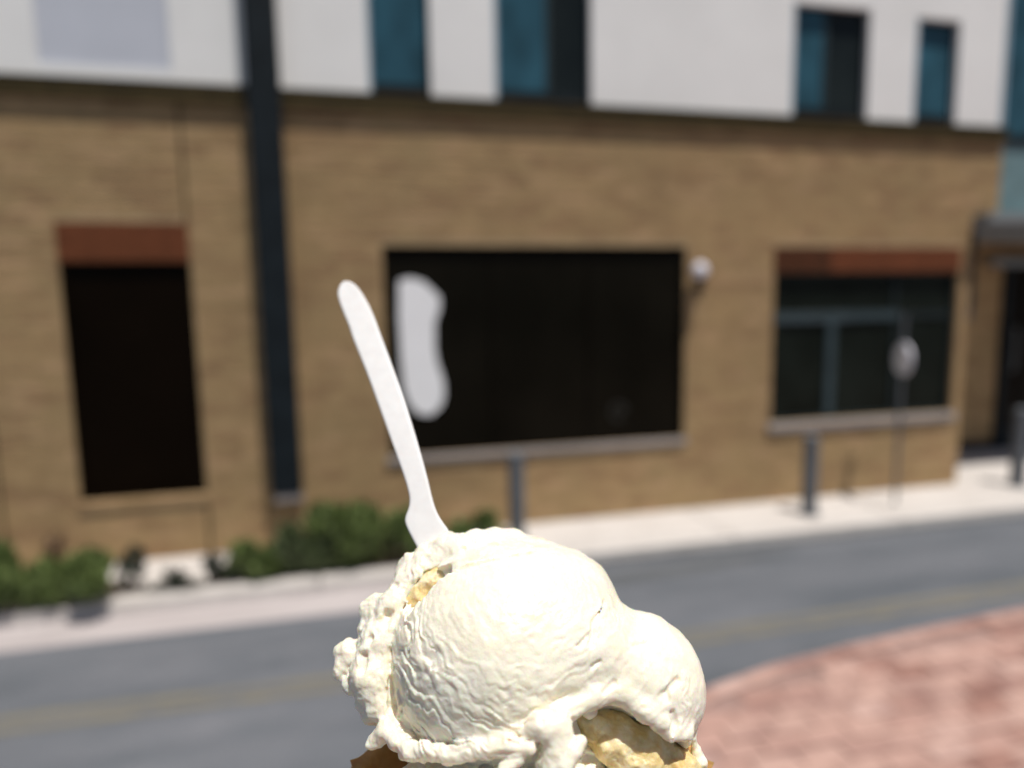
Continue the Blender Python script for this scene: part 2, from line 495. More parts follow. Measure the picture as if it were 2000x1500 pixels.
# left window
wd = window(-1.888, -1.082, 0.457, 2.083, 0.045, MAT['black_glass'], None, fw=0.028, label='tall dark window')
pane(wd, -1.86, -1.11, 0.485, 2.055, 0.035, MAT['black_glass'])
obj('sill', BM((-1.90, -1.07, -0.018, 0.045, 0.392, 0.449)), MAT['brick'], wd, bevel=0.004)
# middle window: three dark panes
wd = window(0.217, 2.643, 0.627, 2.198, 0.045, MAT['black'], None, fw=0.03, label='wide black window')
for a, b in ((0.247, 1.02), (1.032, 1.81), (1.822, 2.613)): pane(wd, a, b, 0.657, 2.168, 0.036, MAT['dark_glass'])
obj('mullion', BM((1.021, 1.031, 0.022, 0.052, 0.657, 2.168)), MAT['black'], wd)
obj('mullion', BM((1.811, 1.821, 0.022, 0.052, 0.657, 2.168)), MAT['black'], wd)
obj('sill', BM((0.195, 2.665, -0.024, 0.044, 0.574, 0.620)), MAT['sill'], wd, bevel=0.004)
# right window
wd = window(3.462, 5.368, 0.697, 1.983, 0.07, MAT['dim_frame'], None, fw=0.03, label='window with transom bar and two mullions')
obj('transom', BM((3.492, 4.76, 0.035, 0.068, 1.565, 1.645)), MAT['teal_frame'], wd)
obj('transom', BM((4.761, 5.338, 0.045, 0.068, 1.575, 1.635)), MAT['dim_frame'], wd)
for (a, b) in ((3.492, 4.03), (4.115, 4.72), (4.76, 5.338)):
    pane(wd, a, b, 0.727, 1.562, 0.06, MAT['green_glass'])
for (a, b) in ((3.492, 4.70), (4.74, 5.338)):
    pane(wd, a, b, 1.648, 1.953, 0.06, MAT['green_glass'])
obj('mullion', BM((4.032, 4.113, 0.035, 0.068, 0.727, 1.563)), MAT['teal_frame'], wd)
obj('mullion', BM((4.722, 4.758, 0.04, 0.068, 0.727, 1.563)), MAT['dim_frame'], wd)
obj('mullion', BM((4.702, 4.738, 0.04, 0.068, 1.648, 1.953)), MAT['dim_frame'], wd)
obj('sill', BM((3.435, 5.395, -0.03, 0.044, 0.624, 0.690)), MAT['sill'], wd, bevel=0.004)

# ledge
lg = obj('ledge', BM((X0, 5.74, -0.045, 0.20, 3.135, 3.232)), MAT['ledge'], bld)
obj('ledge_cap', BM((X0, 5.742, -0.058, 0.20, 3.234, 3.246)), MAT['ledge'], lg)

# white upper wall
UP = [(-1.89, -1.11, 3.33, 5.2), (0.17, 0.61, 3.2, 5.2), (1.08, 1.83, 3.2, 5.2), (3.56, 4.29, 3.2, 4.14), (4.75, 5.20, 3.2, 4.115)]
bm = bmesh.new()
wall_with_holes(bm, X0, 5.68, 3.247, 7.0, -0.012, 0.29, UP)
uw = obj('upper_wall', bm, MAT['stucco'], bld)
obj('roof', BM((X0 - .1, 9.1, -0.1, 8.0, 7.001, 7.2)), MAT['canopy'], bld)
obj('wall_panel', BM((-1.888, -1.112, 0.004, 0.03, 3.332, 5.198)), MAT['grey_panel'], uw)
def upper_window(x0, x1, z1, split=None, lit=True):
    y = 0.05
    wd = window(x0 + .002, x1 - .002, 3.249, z1 - .002, y + .02, MAT['charcoal'], None, fw=0.022, label='teal-glazed upper window')
    if split:
        pane(wd, x0 + .025, split - .012, 3.275, z1 - .025, y, MAT['teal_glass'])
        pane(wd, split + .012, x1 - .025, 3.275, z1 - .025, y, MAT['smoke_glass'], 'dark pane')
        obj('mullion', BM((split - .011, split + .011, y - .015, y + .012, 3.271, z1 - .025)), MAT['teal_frame'], wd)
    else:
        pane(wd, x0 + .025, x1 - .025, 3.275, z1 - .025, y, MAT['teal_glass'])
    obj('bottom_rail', BM((x0 + .025, x1 - .025, y - .02, y - .002, 3.273, 3.34)), MAT['charcoal'], wd)
    obj('jamb', BM((x0 + .003, x0 + .02, -0.010, y - .012, 3.249, z1 - .004)), MAT['light_frame'], wd)
    return wd
upper_window(0.17, 0.61, 5.2)
upper_window(1.08, 1.83, 5.2, 1.50)
upper_window(3.56, 4.29, 4.14, 3.90)
upper_window(4.75, 5.20, 4.115)
# teal corner beyond the brick
tc = obj('corner_glazing', BM((5.72, 9.0, 0.02, 0.30, 3.20, 6.999)), MAT['teal_glass'], bld)
for xx in (5.69, 6.6, 7.5): obj('mullion', BM((xx, xx + 0.028, -0.02, 0.018, 3.20, 6.99)), MAT['light_frame' if xx < 6 else 'charcoal'], tc)
obj('corner_sill', BM((5.75, 9.0, -0.01, 0.018, 3.13, 3.198)), MAT['charcoal'], tc)
obj('corner_panel', BM((5.748, 9.0, 0.015, 0.30, 2.49, 3.198)), MAT['teal_panel'], bld)
# entry
obj('canopy', BM((5.47, 9.0, -0.16, 0.38, 2.402, 2.488)), MAT['canopy'], bld, bevel=0.006)
en = obj('entry_recess', BM((5.475, 9.8, 1.10, 1.28, -0.05, 2.40), ), MAT['brick'], bld)
obj('recess_side', BM((5.30, 5.468, 0.305, 1.28, -0.05, 2.40)), MAT['brick'], en)
obj('recess_ceiling', BM((5.475, 9.8, 0.0, 1.095, 2.34, 2.40)), MAT['canopy'], en)
dr = obj('door', BM((7.13, 7.21, 1.05, 1.095, 0.0, 2.2), (8.10, 8.18, 1.05, 1.095, 0.0, 2.2), (7.21, 8.10, 1.05, 1.095, 2.1, 2.2), (7.21, 8.10, 1.05, 1.095, 0.0, 0.25)), MAT['charcoal'], bld)
obj('pane', BM((7.21, 8.10, 1.07, 1.085, 0.25, 2.1)), MAT['black_glass'], dr)
obj('handle', tube(bmesh.new(), [(7.3, 1.05, 0.9), (7.3, 1.03, 0.95), (7.3, 1.03, 1.35), (7.3, 1.05, 1.4)], 0.012, 10), MAT['canopy'], dr)
obj('head_beam', BM((6.85, 8.6, 0.98, 1.06, 2.08, 2.17)), MAT['canopy'], en)
obj('base_course', BM((5.56, 7.12, 1.085, 1.098, 0.0, 0.10)), MAT['charcoal'], en)
obj('entry_post', BM((5.492, 5.55, 0.012, 0.06, 1.62, 2.338)), MAT['dim_frame'], en)
obj('call_box', BM((6.55, 6.70, 1.06, 1.099, 1.50, 1.76)), MAT['grey_paint'], en)
for za, zb in ((2.352, 3.12), (0.0, 0.38)):
    obj('control_joint', BM((-1.095, -1.075, -0.002, 0.0016, za, zb)), MAT['ledge'], bw)
obj('control_joint', BM((-2.374, -2.356, -0.002, 0.0016, 0.0, 3.12)), MAT['ledge'], bw)

# downpipe
dp = empty('downpipe', (-0.5, -0.09, 0.43))
tag(dp, 'thick charcoal pipe running down the brick wall between the left and middle windows', 'pipe')
def at_dp(*b):
    return [(x0 + .5, x1 + .5, y0 + .09, y1 + .09, z0 - .43, z1 - .43) for x0, x1, y0, y1, z0, z1 in b]
obj('pipe', BM(*at_dp((-0.630, -0.418, -0.15, -0.065, 0.44, 6.8))), MAT['charcoal'], dp, bevel=0.012)
obj('foot', BM(*at_dp((-0.61, -0.42, -0.14, -0.02, 0.375, 0.438))), MAT['sill'], dp, bevel=0.006)
for z_ in (0.75, 2.75, 4.6):
    obj('bracket', BM(*at_dp((-0.56, -0.49, -0.064, -0.013 if z_ > 3.2 else -0.002, z_, z_ + 0.04))), MAT['charcoal'], dp)

# wall lamp
lamp = empty('wall_lamp', (2.72, 0, 1.99))
tag(lamp, 'small white globe lamp on the brick beside the wide black window', 'lamp')
obj('globe', sphere(bmesh.new(), (-0.005, -0.10, 0.01), 0.062, sz=1.1), MAT['white_enamel'], lamp, smooth=True)
obj('back_plate', BM((0.0, 0.07, -0.02, -0.002, -0.17, -0.06)), MAT['charcoal'], lamp)
obj('arm', tube(bmesh.new(), [(0.03, -0.015, -0.12), (0.02, -0.06, -0.125), (0.0, -0.095, -0.11), (-0.005, -0.10, -0.06)], 0.014, 10), MAT['charcoal'], lamp, smooth=True)
obj('collar', tube(bmesh.new(), [(-0.005, -0.10, -0.085), (-0.005, -0.10, -0.055)], [0.03, 0.042], 16), MAT['charcoal'], lamp, smooth=True)

# white paper hanging in the window: real sheet, slightly bowed
outl = [(0.318, 1.957), (0.413, 1.975), (0.519, 1.944), (0.640, 1.828), (0.638, 1.744), (0.594, 1.629), (0.588, 1.435), (0.606, 1.317), (0.650, 1.176), (0.655, 1.057), (0.621, 0.97), (0.54, 0.908), (0.444, 0.92), (0.37, 0.993), (0.325, 1.133), (0.312, 1.367), (0.305, 1.674)]
bm = bmesh.new()
vs = [bm.verts.new((x_ - 0.45, 0, z_ - 1.96)) for x_, z_ in outl]
f = bm.faces.new(vs)
r_ = bmesh.ops.extrude_face_region(bm, geom=[f])
for v in r_['geom']:
    if isinstance(v, bmesh.types.BMVert): v.co.y -= 0.006
bmesh.ops.triangulate(bm, faces=list(bm.faces)); bmesh.ops.recalc_face_normals(bm, faces=list(bm.faces))
pp = obj('paper_banner', bm, MAT['paper']); pp.location = (0.455, 0.028, 1.95); pp.scale = (0.93, 1, 0.975)
tag(pp, 'tall white cut-out sheet with rounded foot hanging in the wide black window', 'banner')
# faint round sticker low on the same window
bm = bmesh.new()
N_ = 36
ri = [[bm.verts.new((math.cos(t) * r, yy, math.sin(t) * r)) for t in [2 * math.pi * k / N_ for k in range(N_ - 5)]] for r, yy in ((0.055, 0), (0.078, 0))]
for k in range(N_ - 6): bm.faces.new((ri[0][k], ri[0][k + 1], ri[1][k + 1], ri[1][k]))
box(bm, 0.0, 0.056, -0.001, 0.001, -0.012, 0.012)
r_ = bmesh.ops.extrude_face_region(bm, geom=list(bm.faces)[:N_ - 6])
for v in r_['geom']:
    if isinstance(v, bmesh.types.BMVert): v.co.y -= 0.002
stk = obj('round_sticker', bm, MAT['sticker']); stk.location = (2.075, 0.033, 0.868)
tag(stk, 'faint grey ring-shaped sticker low on the right part of the wide black window', 'sticker')

# ------------------------------------------------------------------ bollards and sign
def bollard(x, y, h, r, label):
    b = empty('bollard', (x, y, 0))
    tag(b, label, 'bollard', 'grey bollards on the sidewalk')
    bm = bmesh.new(); tube(bm, [(0, 0, 0.0), (0, 0, h - 0.03)], r, 20); obj('post', bm, MAT['grey_paint'], b, smooth=False)
    bm = bmesh.new(); tube(bm, [(0, 0, h - 0.03), (0, 0, h - 0.012), (0, 0, h - 0.003), (0, 0, h)], [r * 1.04, r * 1.0, r * 0.75, r * 0.3], 20); obj('cap', bm, MAT['grey_paint'], b, smooth=True)
    bm = bmesh.new(); tube(bm, [(0, 0, 0.001), (0, 0, 0.018)], [r * 1.5, r * 1.4], 20); obj('base_plate', bm, MAT['grey_paint'], b)
    return b
bollard(1.10, -0.40, 0.69, 0.060, 'grey bollard below the sill of the wide black window, just above the ice cream')
bollard(3.58, -0.39, 0.66, 0.060, 'grey bollard under the left part of the window with the transom bar')
bollard(5.95, -0.20, 0.73, 0.062, 'blue-grey bollard in front of the dark entry under the canopy')
sg = empty('round_sign', (4.44, -0.37, 0.0))
tag(sg, 'thin post with a narrow white sign in front of the transom window', 'sign')
obj('post', tube(bmesh.new(), [(0, 0, 0), (0, 0, 1.62)], 0.014, 10), MAT['grey_paint'], sg)
bm = bmesh.new(); tube(bm, [(-0.010, 0, 0), (0.010, 0, 0)], 0.135, 32)
o = obj('sign_disc', bm, MAT['white_enamel'], sg); o.location = (-0.015, -0.022, 1.25); o.rotation_euler.z = math.radians(-17)
bm = bmesh.new(); tube(bm, [(-0.004, 0, 0), (0.004, 0, 0)], 0.118, 32)
o = obj('sign_face', bm, MAT['paper'], sg); o.location = (-0.015 - 0.0105 * math.cos(math.radians(-17)), -0.022 - 0.0105 * math.sin(math.radians(-17)), 1.25); o.rotation_euler.z = math.radians(-17)

# ------------------------------------------------------------------ shrubs
def leaves(name, n, cx, sy, height, width, mat, parent, size=0.035, upright=0.3, seed=0, zlo=0.02, lumps=6):
    g = np.random.default_rng(seed)
    lc = np.stack([g.uniform(-.75, .75, lumps) * width, g.uniform(-.7, .7, lumps) * sy, g.uniform(.12, .78, lumps) * height], 1)
    lr = g.uniform(.45, .75, lumps)
    k = g.integers(0, lumps, n)
    d = g.normal(size=(n, 3)); d /= np.linalg.norm(d, axis=1)[:, None]
    rad = g.uniform(.35, 1.12, n) ** .7
    p = lc[k] + d * rad[:, None] * np.array([width * .72, sy * .8, height * .46]) * lr[k][:, None]
    p[:, 2] = np.clip(p[:, 2], zlo, None)
    a = g.normal(size=(n, 3)); a[:, 2] += upright * 3; a /= np.linalg.norm(a, axis=1)[:, None]
    b = np.cross(a, g.normal(size=(n, 3))); b /= np.linalg.norm(b, axis=1)[:, None]
    p[:, 2] *= 1.28
    L = size * g.uniform(.6, 1.4, n)[:, None]; W_ = L * .2
    c = np.cross(a, b) * L * .12
    v = np.stack([p, p + a * L * .5 + b * W_ + c, p + a * L, p + a * L * .5 - b * W_ + c], 1).reshape(-1, 3)
    me = bpy.data.meshes.new(name)
    me.vertices.add(len(v)); me.vertices.foreach_set('co', v.ravel().astype(np.float32))
    me.loops.add(n * 4); me.loops.foreach_set('vertex_index', np.arange(n * 4))
    me.polygons.add(n); me.polygons.foreach_set('loop_start', np.arange(n) * 4)
    me.update(calc_edges=True)
    at = me.attributes.new('tint', 'FLOAT', 'FACE'); at.data.foreach_set('value', g.beta(1.4, 2.0, n).astype(np.float32))
    o = link(name, me, mat, parent)
    return o
def shrub(x, y, w, sy, h, n, mat, label, seed, size=0.062, upright=1.1, cat='shrub', name='shrub', group='shrubs in the roadside bed', stems=7):
    s_ = empty(name, (x, y, 0.0)); tag(s_, label, cat, group)
    tag(leaves('foliage', n, x, sy, h, w, mat, s_, size, upright, seed), kind='stuff')
    bm = bmesh.new(); g = random.Random(seed)
    for k in range(stems):
        ax, ay = g.uniform(-.6, .6) * w, g.uniform(-.5, .5) * sy
        tube(bm, [(ax * .2, ay * .2, 0.0), (ax * .6, ay * .6, h * .35), (ax, ay, h * .75)], [0.007, 0.005, 0.002], 5)
    obj('stem', bm, MAT['stem'], s_)
    return s_
shrub(-1.78, -0.69, 0.27, 0.17, 0.27, 5000, MAT['leaf'], 'rounded green shrub at the left end of the bed, overhanging the kerb', 1)
shrub(-2.20, -0.66, 0.28, 0.17, 0.28, 4200, MAT['leaf'], 'green shrub cut by the left edge of the photo, dark at its foot', 2)
dr_ = shrub(-1.90, -0.42, 0.08, 0.05, 0.30, 120, MAT['dry'], 'dry reddish-brown plant standing up behind the rounded green shrub', 3, 0.045, 0.9, 'plant', 'dry_plant', 'small plants in the bed', 5)
shrub(-1.44, -0.55, 0.07, 0.06, 0.20, 300, MAT['leaf_dark'], 'small dark grey-green tuft right of the rounded green shrub', 4, 0.045, 0.8, 'plant', 'low_plant', 'small plants in the bed', 5)
shrub(-1.16, -0.625, 0.17, 0.025, 0.045, 420, MAT['leaf_dark'], 'low dark groundcover in front of the bright concrete gap', 5, 0.03, 0.6, 'plant', 'low_plant', 'small plants in the bed', 5)
shrub(-1.20, -0.50, 0.07, 0.06, 0.05, 200, MAT['leaf_dark'], 'tiny dark tuft standing in the middle of the bright concrete gap', 15, 0.04, 0.8, 'plant', 'low_plant', 'small plants in the bed', 4)
shrub(-0.93, -0.56, 0.14, 0.06, 0.14, 700, MAT['leaf_dark'], 'low straggly tuft between the bright gap and the taller shrubs', 6, 0.035, 0.8, 'plant', 'low_plant', 'small plants in the bed', 6)
shrub(-0.70, -0.57, 0.20, 0.09, 0.17, 2000, MAT['leaf'], 'low green shrub below the foot of the charcoal pipe', 7)
shrub(-0.42, -0.56, 0.18, 0.10, 0.27, 2200, MAT['leaf_pale'], 'paler green shrub beside the tallest shrub of the bed', 8, 0.06, 0.9)
shrub(-0.20, -0.56, 0.21, 0.12, 0.33, 3800, MAT['leaf'], 'tallest green shrub of the bed, left of the spoon', 9, 0.065, 0.95)
shrub(0.12, -0.57, 0.24, 0.12, 0.30, 3200, MAT['leaf'], 'dense dark green shrub right next to the spoon neck', 10)
shrub(0.44, -0.57, 0.22, 0.12, 0.27, 2800, MAT['leaf'], 'dense green shrub behind the neck of the spoon', 12)
shrub(0.76, -0.56, 0.19, 0.12, 0.23, 2000, MAT['leaf'], 'green shrub behind the top of the ice cream, next to a bollard', 13)

# ================================================================== ICE CREAM
# A local frame at the scoop: u right, v up, w towards the viewer; unit = S metres.
S = 0.2 / 1300.0
CEN = CAM + (RIGHT * 10 + DOWN * 530 + FWD * 1300) * S
ew = (CAM - CEN).normalized()
eu = (RIGHT - ew * RIGHT.dot(ew)).normalized()
ev = ew.cross(eu)
L0 = (CAM - CEN).length / S
ROT = Matrix((eu, ev, ew)).transposed()
def P(px, py, w=0.0):
    r = RIGHT * (px - 1000) + DOWN * (py - 750) + FWD * 1300
    a, b, c_ = r.dot(eu), r.dot(ev), -r.dot(ew)
    k = (L0 - w) / c_
    return np.array([a * k, b * k, w])

def smin(a, b, k):
    h = np.clip(0.5 + 0.5 * (b - a) / k, 0, 1)
    return b + (a - b) * h - k * h * (1 - h)
def smax(a, b, k): return -smin(-a, -b, k)

STEP = 2.45
gu = np.arange(-400, 400, STEP, dtype=np.float32)
gv = np.arange(-300, 290, STEP, dtype=np.float32)
gw = np.arange(-215, 265, STEP, dtype=np.float32)
U, V, W = np.meshgrid(gu, gv, gw, indexing='ij', sparse=True)
def ell(c, r, rot=0.0):
    x, y, z = U - c[0], V - c[1], W - c[2]
    if rot:
        cs, sn = math.cos(rot), math.sin(rot)
        x, y = x * cs + y * sn, -x * sn + y * cs
    k = np.sqrt((x / r[0]) ** 2 + (y / r[1]) ** 2 + (z / r[2]) ** 2)
    return (k - 1) * min(r)
def local(F, lo, hi, fn):
    """apply fn on the sub-block of the grid between lo and hi"""
    sl = []
    for g, a, b in ((gu, lo[0], hi[0]), (gv, lo[1], hi[1]), (gw, lo[2], hi[2])):
        i0, i1 = np.searchsorted(g, a), np.searchsorted(g, b)
        if i1 <= i0: return
        sl.append(slice(i0, i1))
    sl = tuple(sl)
    F[sl] = fn(F[sl], U[sl[0]], V[:, sl[1]], W[:, :, sl[2]])
def cap_d(u, v, w, a, b, ra, rb):
    ab = b - a; L2 = float(ab @ ab) or 1.0
    t = np.clip(((u - a[0]) * ab[0] + (v - a[1]) * ab[1] + (w - a[2]) * ab[2]) / L2, 0, 1)
    return np.sqrt((u - a[0] - t * ab[0]) ** 2 + (v - a[1] - t * ab[1]) ** 2 + (w - a[2] - t * ab[2]) ** 2) - (ra + (rb - ra) * t)
def add(F, pts, k=10.0, cut=False):
    """pts: [(px, py, w, r), ...] a chain of capsules (a ball when one point)"""
    if len(pts) == 1: pts = pts * 2
    for p, q in zip(pts, pts[1:]):
        a, b = P(*p[:3]), P(*q[:3]); ra, rb = p[3], q[3]
        m = max(ra, rb) + k + 6
        lo, hi = np.minimum(a, b) - m, np.maximum(a, b) + m
        if cut: fn = lambda f, u, v, w: smax(f, -cap_d(u, v, w, a, b, ra, rb), k)
        else: fn = lambda f, u, v, w: smin(f, cap_d(u, v, w, a, b, ra, rb), k)
        local(F, lo, hi, fn)

A_C = P(990, 1275, 0)
M1 = ell(A_C, (226, 213, 216))                                       # main ball
M1 = smin(M1, ell(P(1080, 1190, -10), (128, 108, 138), 0.5), 40)
M1 = smin(M1, ell(P(1232, 1338, 0), (139, 138, 140)), 34)             # right lobe
M1 = smin(M1, ell(P(1120, 1255, 60), (120, 90, 110), -0.5), 46).astype(np.float32)
add(M1, [(786, 1186, 92, 10), (812, 1154, 96, 25), (842, 1120, 104, 27), (886, 1094, 120, 17), (950, 1078, 130, 9)], 4, True)
add(M1, [(812, 1154, 50, 22), (842, 1120, 50, 26)], 4, True)
M2 = ell(P(992, 1212, -50), (196, 178, 172))                          # crown behind it
M2 = smin(M2, ell(P(985, 1580, -10), (235, 110, 205)), 12).astype(np.float32)
# left flange around the ball
add(M2, [(900, 1085, 30, 46), (880, 1080, 24, 40), (820, 1122, 30, 32), (772, 1185, 34, 34), (742, 1250, 36, 38), (730, 1320, 40, 40), (744, 1378, 44, 30)], 16)
for b in [(846, 1092, 10, 42), (806, 1118, 12, 36), (780, 1152, 14, 24), (738, 1192, 10, 34), (727, 1232, 12, 28),
          (681, 1276, 6, 30), (668, 1304, 10, 17), (663, 1318, 12, 12), (692, 1336, 14, 24), (712, 1366, 16, 22), (732, 1392, 18, 24), (756, 1404, 20, 16),
          (800, 1090, 30, 10), (716, 1262, 34, 16), (700, 1312, 34, 10), (745, 1168, 24, 12),
          (930, 1064, 10, 31), (965, 1062, 5, 34), (1000, 1064, 0, 33), (1060, 1080, 10, 26)]:
    add(M2, [b], 9)
# trench between the flange and the ball
add(M2, [(768, 1440, 60, 12), (774, 1380, 62, 15), (778, 1300, 60, 15), (786, 1240, 66, 13), (798, 1192, 74, 17), (820, 1158, 74, 26), (846, 1130, 84, 22), (905, 1104, 118, 10), (960, 1092, 128, 7)], 7, True)
KK = (5 + 30 * np.clip((U - 20) / 120, 0, 1)).astype(np.float32)
F = smin(M2, M1, KK).astype(np.float32)
# hollow under the right lobe and under the lip
for c in ([(1120, 1405, 190, 42), (1190, 1425, 185, 60), (1270, 1480, 175, 66), (1330, 1520, 150, 60)],
          [(1112, 1404, 130, 28), (1190, 1428, 100, 48), (1270, 1480, 80, 52), (1320, 1500, 70, 40)],):
    add(F, c, 12, True)
for w_ in range(150, -211, -30):
    add(F, [(1152, 1416, w_, 24), (1194, 1436, w_, 42), (1250, 1478, w_, 54), (1304, 1510, w_, 52)], 8, True)
add(F, [(1250, 1530, 90, 62), (1320, 1540, 60, 50)], 10, True)
add(F, [(1090, 1375, 200, 12), (1180, 1385, 170, 24)], 8, True)
# lip: a folded ridge running from the foot of the ball up to the lobe
add(F, [(905, 1458, 150, 9), (1010, 1432, 172, 13), (1100, 1392, 168, 16), (1160, 1360, 150, 17), (1210, 1346, 132, 18)], 12)
add(F, [(1215, 1352, 128, 16), (1262, 1392, 128, 14), (1310, 1428, 110, 15), (1338, 1432, 92, 14)], 16)
# pits and crevices, each sunk where the surface really is
def surf_w(px, py):
    for w_ in np.arange(255, -200, -2.0):
        p = P(px, py, w_)
        i, j, k = [int(round((v - g[0]) / STEP)) for v, g in zip(p, (gu, gv, gw))]
        if 0 <= i < len(gu) and 0 <= j < len(gv) and 0 <= k < len(gw) and F[i, j, k] < 0:
            return w_
    return 0.0
for c in ([(757, 1200, 11), (752, 1216, 9)], [(708, 1282, 9), (706, 1312, 9)], [(722, 1248, 9)], [(770, 1142, 8)],
          [(932, 1060, 7), (950, 1063, 11), (975, 1062, 9)], [(1034, 1064, 8)], [(906, 1072, 6)], [(1072, 1078, 5)],
          [(1292, 1360, 4), (1306, 1346, 6), (1326, 1328, 5)], [(1300, 1350, 4), (1304, 1366, 6)], [(1314, 1392, 5), (1319, 1410, 8), (1322, 1430, 9)],
          [(1130, 1262, 4), (1150, 1240, 3)], [(1158, 1302, 5), (1172, 1292, 3)], [(1180, 1352, 5), (1200, 1334, 6)], [(1240, 1262, 4), (1262, 1256, 3)],
          [(1015, 1086, 4), (1062, 1074, 4)], [(885, 1113, 8), (930, 1101, 8), (985, 1090, 7), (1040, 1082, 5), (1085, 1078, 3)],
          [(1182, 1172, 3), (1160, 1215, 4), (1154, 1262, 4)]):
    add(F, [(x_, y_, surf_w(x_, y_) + 1, r_) for x_, y_, r_ in c], 4, True)
for w_ in (108, 80, 52):
    add(F, [(798, 1190, w_, 11), (822, 1160, w_, 21), (846, 1132, w_, 21), (876, 1114, w_ + 10, 9)], 4, True)
add(F, [(764, 1392, 30, 17), (784, 1420, 50, 20), (800, 1446, 70, 18)], 8)
# skirt and drips in front
add(F, [(738, 1442, 60, 15), (756, 1424, 66, 17), (778, 1446, 84, 15), (800, 1462, 104, 14), (870, 1474, 140, 13), (930, 1466, 168, 13), (1000, 1458, 190, 14), (1035, 1462, 200, 10)], 8)
add(F, [(727, 1452, 56, 10)], 6)
add(F, [(790, 1472, 95, 9), (830, 1484, 112, 7)], 6)
add(F, [(1030, 1432, 186, 14), (1062, 1420, 196, 22), (1090, 1418, 190, 20), (1092, 1455, 182, 26), (1086, 1490, 176, 30)], 10)
add(F, [(1058, 1407, 218, 5)], 5, True)
add(F, [(1100, 1402, 196, 8), (1112, 1430, 196, 7)], 5)
add(F, [(1134, 1448, 196, 11), (1122, 1470, 200, 11), (1104, 1496, 200, 12)], 6)
add(F, [(1010, 1482, 190, 12), (985, 1506, 190, 14)], 7)
add(F, [(1136, 1374, 100, 12), (1152, 1388, 84, 14)], 8)
add(F, [(1105, 1466, 40, 24), (1160, 1494, 20, 17), (1206, 1500, 0, 12)], 10)
add(F, [(1186, 1466, 150, 6), (1200, 1486, 156, 6), (1206, 1506, 160, 7)], 5)
add(F, [(1348, 1415, 26, 12), (1354, 1444, 22, 8), (1361, 1468, 10, 8), (1362, 1474, 8, 10), (1366, 1490, 8, 13), (1368, 1512, 6, 10)], 6)
add(F, [(1316, 1502, 40, 7), (1342, 1484, 24, 7)], 6)

# ---- value noise on points
def vnoise(p, seed=0):
    i = np.floor(p).astype(np.int64); f = (p - i).astype(np.float32); f = f * f * (3 - 2 * f)
    out = 0
    for dx in (0, 1):
        for dy in (0, 1):
            for dz in (0, 1):
                h = (i[:, 0] + dx) * 374761393 + (i[:, 1] + dy) * 668265263 + (i[:, 2] + dz) * 2147483647 + seed * 974711
                h = (h ^ (h >> 13)) * 1274126177 & 0xffffffff
                h = (h ^ (h >> 16)) & 0xffff
                w_ = (f[:, 0] if dx else 1 - f[:, 0]) * (f[:, 1] if dy else 1 - f[:, 1]) * (f[:, 2] if dz else 1 - f[:, 2])
                out = out + w_ * (h / 65535.0 * 2 - 1)
    return out
def fbm(p, oct=3, seed=0):
    o = 0; a = 1.0
    for k in range(oct):
        o = o + a * vnoise(p * (2.03 ** k), seed + k * 17); a *= 0.5
    return o

band = np.abs(F) < 26
idx = np.argwhere(band)
pt = np.stack([gu[idx[:, 0]], gv[idx[:, 1]], gw[idx[:, 2]]], 1).astype(np.float32)
# overall lumpiness
disp = 1.6 * fbm(pt / 34.0, 3, 1) + 0.5 * fbm(pt / 9.0, 2, 4)
# crumbly zones: left flange, foot, right recess
def sm(x, a, b): t = np.clip((x - a) / (b - a), 0, 1); return t * t * (3 - 2 * t)
rb = np.sqrt(((pt - A_C) ** 2).sum(1))
flange = sm(rb, 222, 246) * sm(-pt[:, 0], 60, 150)
foot = sm(-pt[:, 1], 120, 160)
topz = sm(pt[:, 1], 150, 185) * 0.28
rec = sm(pt[:, 0], 90, 140) * sm(-pt[:, 1], 85, 125) * sm(200 - pt[:, 2], 0, 60) * 0.7
zone = np.clip(rec + flange + foot * 0.45 + topz, 0, 1)
disp += zone * (3.8 * fbm(pt / 24.0, 3, 9) + 1.7 * np.abs(fbm(pt / 10.0, 2, 12)))
# scraped grooves on the lower left of the ball, running in arcs about its upper right
c0 = P(1020, 1165, 0)
wu = 17 * fbm(pt / 48.0, 3, 21); wv = 17 * fbm(pt / 48.0, 3, 31)
du, dv = pt[:, 0] - c0[0] + wu, pt[:, 1] - c0[1] + wv
rho = np.sqrt(du * du + dv * dv); th = np.arctan2(dv, du)
q = np.stack([rho / 8.6, th * 4.6, pt[:, 2] / 150.0], 1)
q2 = np.stack([rho / 5.5 + 40, th * 9.5, pt[:, 2] / 90.0], 1)
n_a = vnoise(q, 51); n_b = vnoise(q2, 57)
ridged = (np.abs(n_a) ** 0.7 - 0.36) * 1.0 - 0.55 * (np.abs(n_b) - 0.3)
mask = sm(rho, 70, 260) * sm(235 - rb, -22, -4) * sm(pt[:, 2], 10, 60) * sm(-(pt[:, 0] * 0.6 + pt[:, 1] * 0.75), -75, 60)
mask *= 0.55 + 0.6 * np.clip(0.5 + fbm(pt / 70.0, 2, 77), 0, 1)
q3 = np.stack([rho / 3.6 + 9, th * 17.0, pt[:, 2] / 40.0], 1)
ridged = ridged + 0.20 * (np.abs(vnoise(q3, 91)) - 0.3)
disp -= mask * 7.8 * ridged
# faint scratches over the smooth crown
mask2 = sm(pt[:, 2], 60, 120) * (1 - np.clip(mask, 0, 1))
disp -= mask2 * 2.0 * (np.abs(vnoise(q * np.array([1.1, .8, 1]), 63)) - 0.3)
F[band] += disp.astype(np.float32)

